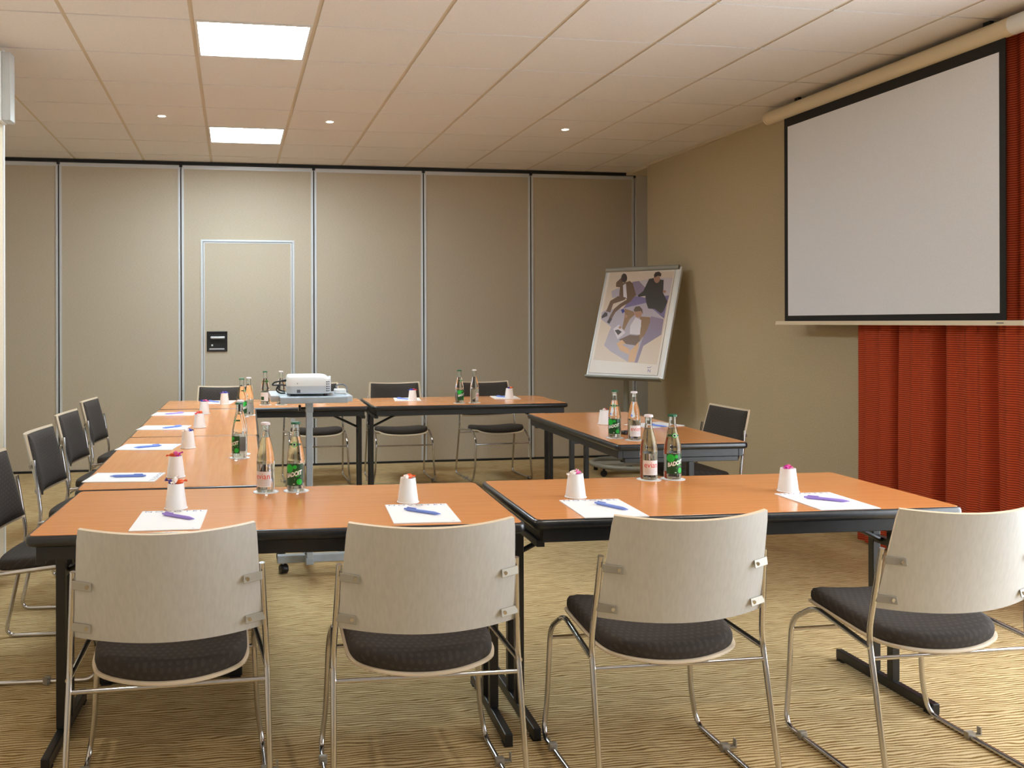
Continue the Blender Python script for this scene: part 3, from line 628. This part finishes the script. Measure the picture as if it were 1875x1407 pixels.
# flip-chart pad with its printed front sheet
pad = eslab(MB(), -.340, .302, .022, .962, -.0035, .004).build('flip_pad', 'p_paper', t)
POSTER = [('paper', [(-0.338, 0.972), (0.301, 0.95), (0.284, 0.025), (-0.346, 0.047)]), ('cream', [(-0.313, 0.969), (0.297, 0.947), (0.285, 0.115), (-0.314, 0.139)]), ('pale', [(-0.011, 0.87), (0.095, 0.889), (0.294, 0.89), (0.292, 0.723), (0.235, 0.724), (0.21, 0.866), (0.069, 0.88), (0.056, 0.804)]), ('lilac', [(-0.266, 0.781), (-0.196, 0.812), (-0.166, 0.733), (-0.244, 0.716)]), ('mauve', [(-0.079, 0.863), (-0.015, 0.87), (0.056, 0.804), (0.041, 0.737), (-0.022, 0.73)]), ('violet', [(-0.128, 0.605), (-0.07, 0.695), (-0.022, 0.73), (0.091, 0.709), (0.095, 0.665), (-0.093, 0.618)]), ('violet', [(0.235, 0.724), (0.289, 0.727), (0.279, 0.644), (0.279, 0.518), (0.245, 0.54), (0.154, 0.611), (0.256, 0.68)]), ('lilac', [(-0.314, 0.516), (-0.322, 0.58), (-0.279, 0.607), (-0.129, 0.614), (0.09, 0.665), (0.271, 0.514), (0.274, 0.376), (0.134, 0.279), (0.109, 0.126), (0.018, 0.13), (-0.165, 0.221), (-0.236, 0.273), (-0.211, 0.407), (-0.199, 0.443)]), ('mauve', [(0.157, 0.541), (0.276, 0.514), (0.278, 0.376), (0.134, 0.275), (0.109, 0.126), (0.082, 0.125), (0.11, 0.314), (0.137, 0.453)]), ('brown', [(-0.191, 0.908), (-0.234, 0.864), (-0.229, 0.822), (-0.187, 0.816), (-0.164, 0.852)]), ('brown', [(-0.175, 0.852), (-0.104, 0.873), (-0.07, 0.849), (-0.019, 0.739), (-0.067, 0.676), (-0.12, 0.714), (-0.18, 0.733), (-0.189, 0.825)]), ('white', [(-0.162, 0.834), (-0.137, 0.851), (-0.099, 0.709), (-0.136, 0.723)]), ('brown', [(-0.112, 0.718), (-0.19, 0.733), (-0.257, 0.689), (-0.28, 0.589), (-0.236, 0.579), (-0.223, 0.661), (-0.117, 0.696)]), ('brown', [(-0.074, 0.713), (-0.05, 0.685), (-0.133, 0.632), (-0.188, 0.579), (-0.21, 0.52), (-0.24, 0.529), (-0.205, 0.615), (-0.157, 0.66)]), ('dark', [(-0.315, 0.543), (-0.289, 0.584), (-0.263, 0.575), (-0.258, 0.547), (-0.31, 0.523)]), ('dark', [(-0.251, 0.488), (-0.235, 0.529), (-0.205, 0.52), (-0.224, 0.472)]), ('black', [(0.076, 0.885), (0.117, 0.892), (0.142, 0.849), (0.178, 0.876), (0.214, 0.871), (0.23, 0.75), (0.283, 0.67), (0.259, 0.583), (0.241, 0.564), (0.181, 0.606), (0.118, 0.611), (0.09, 0.665), (0.07, 0.728), (0.008, 0.72), (-0.004, 0.734), (0.043, 0.773)]), ('tan', [(-0.106, 0.614), (-0.013, 0.586), (0.002, 0.555), (-0.036, 0.515), (-0.06, 0.448), (-0.068, 0.415), (-0.093, 0.426), (-0.09, 0.506), (-0.091, 0.56)]), ('tan', [(0.05, 0.541), (0.15, 0.532), (0.158, 0.488), (0.132, 0.383), (0.092, 0.313), (0.066, 0.357), (0.084, 0.453)]), ('white', [(0.015, 0.532), (0.074, 0.506), (0.085, 0.374), (-0.011, 0.382), (-0.02, 0.453)]), ('brown', [(-0.01, 0.373), (0.082, 0.365), (0.092, 0.313), (0.062, 0.278), (-0.03, 0.29), (-0.102, 0.328)]), ('sand', [(-0.118, 0.292), (-0.074, 0.328), (-0.03, 0.29), (-0.066, 0.285), (0.015, 0.242), (0.015, 0.195), (-0.074, 0.232)]), ('sand', [(0.018, 0.225), (0.062, 0.278), (0.087, 0.313), (0.092, 0.261), (0.081, 0.132), (0.02, 0.128)]), ('white', [(-0.177, 0.425), (-0.129, 0.466), (-0.054, 0.391), (-0.117, 0.332)]), ('dark', [(-0.16, 0.412), (-0.129, 0.421), (-0.088, 0.399), (-0.119, 0.368)]), ('blue', [(-0.136, 0.601), (-0.115, 0.614), (-0.096, 0.587), (-0.116, 0.567)]), ('blue', [(0.203, 0.088), (0.225, 0.087), (0.247, 0.099), (0.23, 0.084), (0.206, 0.083)]), ('dark', [(-0.134, 0.902), (-0.133, 0.88), (-0.141, 0.864), (-0.155, 0.858), (-0.17, 0.865), (-0.184, 0.881), (-0.193, 0.904), (-0.193, 0.926), (-0.185, 0.942), (-0.172, 0.947), (-0.156, 0.941), (-0.142, 0.924)]), ('skin', [(0.179, 0.885), (0.178, 0.864), (0.17, 0.849), (0.157, 0.843), (0.141, 0.85), (0.127, 0.866), (0.119, 0.888), (0.12, 0.909), (0.128, 0.925), (0.141, 0.93), (0.157, 0.923), (0.171, 0.907)]), ('dark', [(0.115, 0.919), (0.125, 0.944), (0.156, 0.951), (0.182, 0.93), (0.184, 0.903), (0.154, 0.911), (0.125, 0.895)]), ('skin', [(0.255, 0.763), (0.254, 0.757), (0.249, 0.753), (0.242, 0.751), (0.233, 0.753), (0.227, 0.758), (0.224, 0.764), (0.225, 0.77), (0.23, 0.774), (0.237, 0.776), (0.246, 0.774), (0.252, 0.769)]), ('skin', [(0.069, 0.575), (0.068, 0.551), (0.058, 0.533), (0.042, 0.527), (0.022, 0.533), (0.006, 0.551), (-0.004, 0.575), (-0.003, 0.599), (0.007, 0.617), (0.024, 0.623), (0.043, 0.616), (0.06, 0.599)]), ('hair', [(-0.016, 0.599), (-0.003, 0.629), (0.033, 0.635), (0.065, 0.605), (0.081, 0.554), (0.057, 0.59), (-0.004, 0.584)]), ('skin', [(-0.101, 0.439), (-0.102, 0.433), (-0.106, 0.428), (-0.112, 0.427), (-0.119, 0.428), (-0.124, 0.433), (-0.127, 0.439), (-0.127, 0.445), (-0.123, 0.45), (-0.117, 0.452), (-0.11, 0.45), (-0.104, 0.445)]), ('skin', [(-0.063, 0.542), (-0.064, 0.534), (-0.068, 0.528), (-0.075, 0.526), (-0.083, 0.528), (-0.09, 0.534), (-0.093, 0.542), (-0.093, 0.55), (-0.088, 0.556), (-0.081, 0.558), (-0.074, 0.556), (-0.067, 0.55)])]
pk = ['p_cream', 'p_pale', 'p_lilac', 'p_mauve', 'p_violet', 'p_brown', 'p_white', 'p_dark', 'p_black', 'p_tan', 'p_sand', 'p_skin', 'p_hair', 'p_blue']
pr_ = MB()
for i, (c, pts) in enumerate(POSTER[1:]):
    pr_.cur = pk.index('p_' + c); d = .0044 + i * .00006
    pr_.add([ep(u, v, d) for u, v in pts], [tuple(range(len(pts)))])
pr_.build('printed_picture', pk, pad, label='printed picture of three seated people in suits')
vs, fs = text_geo('N', .038)
nl = MB(); nl.add([ep(.225 + x, .057 + y, .0046) for x, y, z in vs], fs); nl.build('letter_mark', 'p_blue', pad)
for (u, c, lb) in ((-.20, 'candy_red', 'red marker pen lying in the flip chart tray'), (-.02, 'cap_green', 'green marker pen lying in the flip chart tray'), (.13, 'candy_blue', 'blue marker pen lying in the flip chart tray')):
    a, b = Vector(ep(u, -.009, .018)) + EO, Vector(ep(u + .11, -.009, .018)) + EO
    mk = thing('marker_pen', lb, 'marker', tuple((a + b) / 2), 0, 'markers in the flip chart tray'); m_ = (a + b) / 2
    MB().tube([a - m_, b - m_ - (b - a) * .38], .0088, 10).build('barrel', 'white_plastic', mk, smooth=True)
    MB().tube([b - m_ - (b - a) * .38, b - m_], .0090, 10).build('cap', c, mk, smooth=True)

# ================================================================ THINGS ON THE TABLES
SEAT = dict(f1='the leftmost front chair', f2='the second front chair', f3='the third front chair', f4='the rightmost front chair',
            L1='the nearest left-arm chair', L2='the second left-arm chair', L3='the third left-arm chair', L4='the farthest left-arm chair',
            A='the back-left chair', B='the chair hidden behind the projector', C='the middle back chair', D='the right-hand back chair', R='the right-arm chair')
# notepads: centre, turn
PAD_W, PAD_H, PAD_T = .206, .275, .003
pads = dict(f1=(-.195, 2.838, -3), f2=(.589, 2.802, -4), f3=(1.186, 2.776, -4), f4=(1.975, 2.757, -3), L1=(-.424, 3.655, -98), L2=(-.413, 4.53, -99), L3=(-.398, 5.35, -99), L4=(-.390, 6.15, -97),
            A=(-.105, 6.985, 171), B=(.672, 6.975, 172), C=(1.352, 6.965, 172), D=(2.160, 6.985, 172), R=(2.44, 4.955, 107))
def make_pad():
    t = thing('notepad', 'x', 'notepad', group='white notepads laid at every seat')
    MB().box(-PAD_W / 2, PAD_W / 2, -PAD_H / 2, PAD_H / 2, 0, PAD_T).build('sheets', 'paper', t)
    vs, fs = text_geo('NOVOTEL', .023, 0.0, 1.42)
    w = max(v[0] for v in vs) - min(v[0] for v in vs); k = .186 / w
    MB().add([(x * k, PAD_H / 2 - .016 + y, PAD_T + .0003) for x, y, z in vs], fs).build('lettering', 'blue_ink', t)
    vs, fs = text_geo('N', .009)
    MB().add([(x + .082, y - PAD_H / 2 + .014, PAD_T + .0003) for x, y, z in vs], fs).build('small_mark', 'blue_ink', t)
    return t
p0 = make_pad()
pad_top = TZ + .0002 + PAD_T
for i, (k, (x, y, a)) in enumerate(pads.items()):
    p = p0 if i == 0 else copy_tree(p0)
    p.location = (x, y, TZ + .0002); p.rotation_euler = (0, 0, math.radians(a)); p['label'] = 'white notepad with blue lettering in front of ' + SEAT[k]
# pens: end, tip, colour
pens = dict(f1=((-.218, 2.903), (-.118, 2.81), 'violet'), L1=((-.347, 3.645), (-.485, 3.655), 'blue'), L2=((-.356, 4.535), (-.481, 4.475), 'blue'), L3=((-.306, 5.365), (-.405, 5.280), 'blue'), L4=((-.335, 6.16), (-.455, 6.095), 'violet'),
            A=((-.19, 7.045), (-.10, 6.945), 'blue'), f2=((.547, 2.844), (.641, 2.746), 'blue'), f3=((1.189, 2.83), (1.246, 2.708), 'blue'), f4=((1.93, 2.798), (2.029, 2.703), 'violet'), B=((.60, 7.02), (.665, 6.905), 'violet'),
            C=((1.284, 7.02), (1.362, 6.91), 'blue'), D=((2.107, 7.05), (2.178, 6.93), 'blue'), R=((2.40, 4.93), (2.45, 4.81), 'blue'))
def make_pen(col):
    t = thing('ballpoint_pen', 'x', 'pen', group='plastic pens lying on the notepads'); m = 'pen_' + col
    MB().lathe([(.0, -.066), (.0045, -.066), (.0052, -.060), (.0052, .040), (.0048, .046), (.0018, .062), (.0008, .066)], 12).build('barrel', m, t, smooth=True)
    MB().lathe([(.0, -.074), (.0030, -.074), (.0032, -.0661), (0, -.0661)], 10).build('push_button', m, t, smooth=True)
    MB().box(-.0018, .0018, .0048, .0075, -.062, -.028).build('clip', m, t)
    for ch in t.children: ch.rotation_euler = (PI / 2, 0, PI / 2)      # lie down: axis along local +x
    return t
pp = {}
for k, (a, b, col) in pens.items():
    p = copy_tree(pp[col]) if col in pp else make_pen(col); pp.setdefault(col, p)
    p.location = ((a[0] + b[0]) / 2, (a[1] + b[1]) / 2, pad_top + .0055); p.rotation_euler = (0, 0, math.atan2(b[1] - a[1], b[0] - a[0])); p['label'] = '%s plastic pen on the notepad of %s' % (col, SEAT[k])
# paper cups upside down, sweets lying on the recessed base
cups = dict(f1=(-.188, 3.018), f2=(.582, 2.988), f3=(1.171, 2.969), f4=(1.958, 2.939), L1=(-.227, 3.638), L2=(-.220, 4.472), L3=(-.197, 5.338), L4=(-.194, 6.125), A=(-.068, 6.825), B=(.659, 6.805), C=(1.369, 6.832), D=(2.161, 6.877), R=(2.176, 5.06))
def make_cup():
    t = thing('paper_cup', 'x', 'cup', group='upside-down paper cups with sweets on top')
    MB().lathe([(.0355, .0022), (.0255, .084), (.0245, .084), (.0240, .076), (.0, .076)], 28, cap=False).build('wall', 'cup', t, smooth=True, angle=.6)
    MB().tube([(.0360 * math.cos(2 * PI * k / 28), .0360 * math.sin(2 * PI * k / 28), .0023) for k in range(28)], .0022, 8, True).build('rolled_rim', 'cup', t, smooth=True)
    return t
c0 = make_cup()
sweets = dict(f1=('orange', 'violet', 'white'), f2=('orange', 'white'), f3=('pink', 'white'), f4=('pink', 'magenta'), L1=('magenta', 'orange', 'pink'), L2=('blue', 'white'), L3=('orange', 'red'), L4=('pink', 'blue'), A=('blue', 'violet'), B=('white',), C=('red', 'blue'), D=('orange', 'blue'), R=('red', 'white'))
def make_candy(col):
    t = thing('wrapped_sweet', 'x', 'sweet', group='twist-wrapped sweets on the cups'); m = 'candy_' + col
    MB().lathe([(.0, -.010), (.0035, -.0095), (.0062, -.005), (.0068, 0), (.0062, .005), (.0035, .0095), (0, .010)], 10).build('wrapped_body', m, t, smooth=True)
    for s in (-1, 1):
        fan = MB()
        pts = [(0, 0, s * .0085)] + [(.0075 * math.sin(q), .0022 * (-1) ** k, s * (.0085 + .0105 * math.cos(q * .6))) for k, q in enumerate((-1.0, -.5, 0, .5, 1.0))]
        pts2 = [(x, y + .0008, z) for x, y, z in pts]
        n = len(pts); fan.add(pts + pts2, [(0, k, k + 1) for k in range(1, 5)] + [(n, n + k + 1, n + k) for k in range(1, 5)] + [(k, k + n, k + 1 + n, k + 1) for k in range(1, 5)]); fan.build('twisted_end', m, t)
    for ch in t.children: ch.rotation_euler = (PI / 2, 0, PI / 2)
    return t
cand = {}; rnd = random.Random(3)
for i, (k, (x, y)) in enumerate(cups.items()):
    c = c0 if i == 0 else copy_tree(c0); c.location = (x, y, TZ + .0003); c['label'] = 'upside-down white paper cup beside the notepad of ' + SEAT[k]
    n = len(sweets[k])
    for j, col in enumerate(sweets[k]):
        s = copy_tree(cand[col]) if col in cand else make_candy(col); cand.setdefault(col, s)
        a = 2 * PI * j / max(n, 1) + rnd.uniform(0, 1.2)
        s.location = (x + .012 * math.cos(a), y + .012 * math.sin(a), TZ + .0872 + (.009 if j == 2 else 0)); s.scale = (1.35, 1.35, 1.35); s.rotation_euler = (rnd.uniform(-.3, .3), rnd.uniform(-.35, .35), a + rnd.uniform(-.5, .5)); s['label'] = '%s twist-wrapped sweet on the cup of %s' % (col, SEAT[k])

# bottles
def cylmap(mb, vs, fs, r, cz, rfun=None, dx=0.0):
    out = []
    for x, y, z in vs:
        a = -PI / 2 + (x + dx) / .0325; rr = (rfun(cz + y) if rfun else .0325) + r
        out.append((rr * math.cos(a), rr * math.sin(a), cz + y))
    return mb.add(out, fs)
def disc(cx, cz, r, n=20, r0=0):
    vs = [(cx + r * math.cos(2 * PI * k / n), cz + r * math.sin(2 * PI * k / n), 0) for k in range(n)]
    if not r0:
        # rings keep the disc on the curved glass
        vs2 = [(cx + (x - cx) * .5, cz + (z - cz) * .5, 0) for x, z, _ in vs]; allv = vs + vs2 + [(cx, cz, 0)]
        return allv, [(k, (k + 1) % n, n + (k + 1) % n, n + k) for k in range(n)] + [(n + k, n + (k + 1) % n, 2 * n) for k in range(n)]
    vs += [(cx + r0 * math.cos(2 * PI * k / n), cz + r0 * math.sin(2 * PI * k / n), 0) for k in range(n)]
    return vs, [(k, (k + 1) % n, n + (k + 1) % n, n + k) for k in range(n)]
PROF = [(.0, .004), (.018, .003), (.027, .0), (.0305, .002), (.0325, .008), (.0325, .100), (.0330, .1015), (.0330, .1035), (.0325, .105), (.0318, .118), (.0300, .134), (.0268, .152), (.0225, .170), (.0178, .188), (.0150, .200), (.0135, .212), (.0130, .232), (.0142, .236), (.0142, .243), (.0130, .246)]
def prad(z):
    for (r0, z0), (r1, z1) in zip(PROF[2:], PROF[3:]):
        if z0 <= z <= z1: return r0 + (r1 - r0) * (z - z0) / max(z1 - z0, 1e-6)
    return .0325
def patch(mb, a0, a1, z0, z1, r, na=16, nz=1, rfun=None):
    return mb.grid(lambda u, v, k: (lambda a, z: (((rfun(z) if rfun else .0325) + r) * math.cos(a), ((rfun(z) if rfun else .0325) + r) * math.sin(a), z))(-PI / 2 + a0 + (a1 - a0) * u, z0 + (z1 - z0) * v), na, nz)
def make_bottle(kind):
    t = thing('water_bottle', 'x', 'bottle', group='glass water bottles on the tables')
    g = MB().lathe(PROF + [(0, .246)], 36)
    lvl = .196                                             # trapped air above the water
    g.lathe([(.0, lvl), (prad(lvl) - .0022, lvl), (.0118, .210), (.0110, .232), (.0110, .243), (0, .243)], 36, flip=True, cap=False)
    g.build('glass_body', 'glass', t, smooth=True, angle=.8)
    cap = MB(); nn = 42
    lo = [((.0168 + .0010 * (k % 2)) * math.cos(2 * PI * k / nn), (.0168 + .0010 * (k % 2)) * math.sin(2 * PI * k / nn)) for k in range(nn)]
    cap.stack([[(x, y, .2405) for x, y in lo], [(x * .93, y * .93, .2475) for x, y in lo], [(x * .72, y * .72, .2495) for x, y in lo]])
    cap.build('crown_cap', 'cap_green' if kind == 'green' else 'cap_white', t)
    if kind == 'green':
        lb = patch(MB(), -1.08, 1.08, .022, .100, .0004, 20).build('front_label', 'green_dark', t)
        for cx, cz, r in ((-.0185, .083, .0155), (.0035, .089, .0072), (.020, .036, .0105)): cylmap(MB(), *disc(cx, cz, r), .0007, 0).build('green_bubble', 'green_bright', lb)
        vs, fs = text_geo('BADOIT', .0215, .0009, 1.0)
        w = max(v[0] for v in vs) - min(v[0] for v in vs); k = .058 / w
        tx = MB(); cylmap(tx, [(x * k, y + x * k * .26, 0) for x, y, z in vs], fs, .0013, .063); tx.build('lettering', 'white_print', lb)
        o = MB(); cylmap(o, *disc(.0108, .0655, .0110, 20, .0086), .0010, 0); o.build('green_ring', 'green_bright', lb)
        u = MB(); cylmap(u, [(.002, .045, 0), (.026, .0525, 0), (.026, .0535, 0), (.002, .046, 0)], [(0, 1, 2, 3)], .0011, 0); cylmap(u, [(-.003, .027, 0), (.003, .027, 0), (.003, .0295, 0), (-.003, .0295, 0)], [(0, 1, 2, 3)], .0011, 0); u.build('small_print', 'white_print', lb)
        bk = patch(MB(), 2.1, 4.18, .028, .094, .0004, 18).build('back_label', 'label_pale', t)
        patch(MB(), 2.3, 3.2, .036, .062, .0007, 8).build('green_block', 'green_dark', bk)
        mdl = patch(MB(), -1.2, 1.2, .1655, .1725, .0004, 18, 1, prad).build('neck_band', 'green_dark', t)
        for r, rr, mt, e in ((.0092, 0, 'green_bright', .0010), (.0064, 0, 'white_print', .0014), (.0046, 0, 'green_dark', .0018)):
            q = MB(); vs, fs = disc(0, .169, r)
            q.add([((prad(z) + e) * math.sin(x / .0226), -(prad(z) + e) * math.cos(x / .0226), z) for x, z, _ in vs], fs); q.build('neck_medallion', mt, mdl)
    else:
        lb = patch(MB(), -.98, .98, .020, .076, .0004, 18).build('front_label', 'label_pale', t)
        vs, fs = text_geo('evian', .031, .0)
        w = max(v[0] for v in vs) - min(v[0] for v in vs); k = .053 / w
        tx = MB(); cylmap(tx, [(x * k, y, 0) for x, y, z in vs], fs, .0009, .058); tx.build('lettering', 'red_print', lb)
        mn = MB()
        for dx, h in ((-.011, .0065), (.0, .0095), (.011, .0065)): cylmap(mn, [(dx - .0065, .0, 0), (dx - .001, h * .55, 0), (dx + .0065, 0, 0), (dx + .0005, h, 0)], [(0, 1, 3), (1, 2, 3)], .0009, .0745)
        mn.build('mountain_mark', 'grey_print', lb)
        ln = MB()
        for z in (.044, .039, .034, .028): patch(ln, -.80, .80, z, z + .0012, .0008, 12)
        ln.build('small_print', 'p_pale', lb)
    return t
bott = [('clear', .113, 3.262, -22, 'left bottle of the pair on the front-left table, white cap, red lettering'),
        ('green', .222, 3.262, -17, 'green-labelled bottle of the pair on the front-left table'),
        ('clear', 1.581, 3.256, -8, 'clear bottle with red lettering of the pair on the front-right table'),
        ('green', 1.677, 3.251, -8, 'green-labelled bottle of the pair on the front-right table'),
        ('green', .024, 4.104, -58, 'green-labelled bottle on the nearer left-arm table'),
        ('clear', .030, 4.215, -60, 'clear bottle hidden behind the green one on the nearer left-arm table'),
        ('green', .052, 5.892, 60, 'green-labelled bottle on the farther left-arm table'),
        ('clear', .098, 5.985, 150, 'clear bottle behind the green one on the farther left-arm table'),
        ('green', .231, 6.715, 160, 'bottle with white back label on the back table, left of the projector'),
        ('clear', .347, 6.695, 90, 'clear bottle on the back table, partly behind the projector'),
        ('green', 1.677, 6.575, 20, 'green-capped bottle of the pair on the back-right table'),
        ('clear', 1.797, 6.590, 60, 'plain clear bottle of the pair on the back-right table'),
        ('green', 1.974, 4.456, -32, 'green-labelled bottle of the pair on the right-arm table'),
        ('clear', 2.036, 4.356, -8, 'clear bottle with red lettering of the pair on the right-arm table')]
bk0 = {}; co0 = None
for kind, x, y, a, lb in bott:
    b = copy_tree(bk0[kind]) if kind in bk0 else make_bottle(kind); bk0.setdefault(kind, b)
    b.location = (x, y, TZ + .0020); b.rotation_euler = (0, 0, math.radians(a)); b['label'] = lb
    if co0 is None:
        co0 = thing('coaster', 'x', 'coaster', group='round white card coasters under the bottles')
        MB().lathe([(.0, 0), (.046, 0), (.046, .0014), (0, .0014)], 36).build('card', 'coaster', co0)
        MB().lathe([(.0440, .0014), (.0440, .0016), (.0430, .0016), (.0430, .0014)], 36, cap=False).build('printed_ring', 'blue_ink', co0)
        c = co0
    else: c = copy_tree(co0)
    c.location = (x + .001, y, TZ + .0003); c['label'] = 'round white coaster under the ' + lb.replace('left bottle', 'clear left bottle')
    if len(c['label'].split()) > 16: c['label'] = 'white coaster under the ' + ' '.join(lb.split()[:12])
# small black remote beside the bottles on the right-arm table
t = thing('remote_control', 'small black remote lying on the right-arm table between the bottles', 'remote', (2.115, 4.60, TZ + .0003), math.radians(25))
MB().stack([[(x, y, z) for x, y in rrect(.10 - q, .042 - q, .012)] for q, z in ((.004, 0), (0, .003), (0, .014), (.005, .018))]).build('casing', 'blackplastic', t, smooth=True, angle=.6)
for k in range(3): MB().cyl((-.025 + k * .022, 0, .018), (-.025 + k * .022, 0, .0195), .006, 10).build('button', 'grey_print', t)
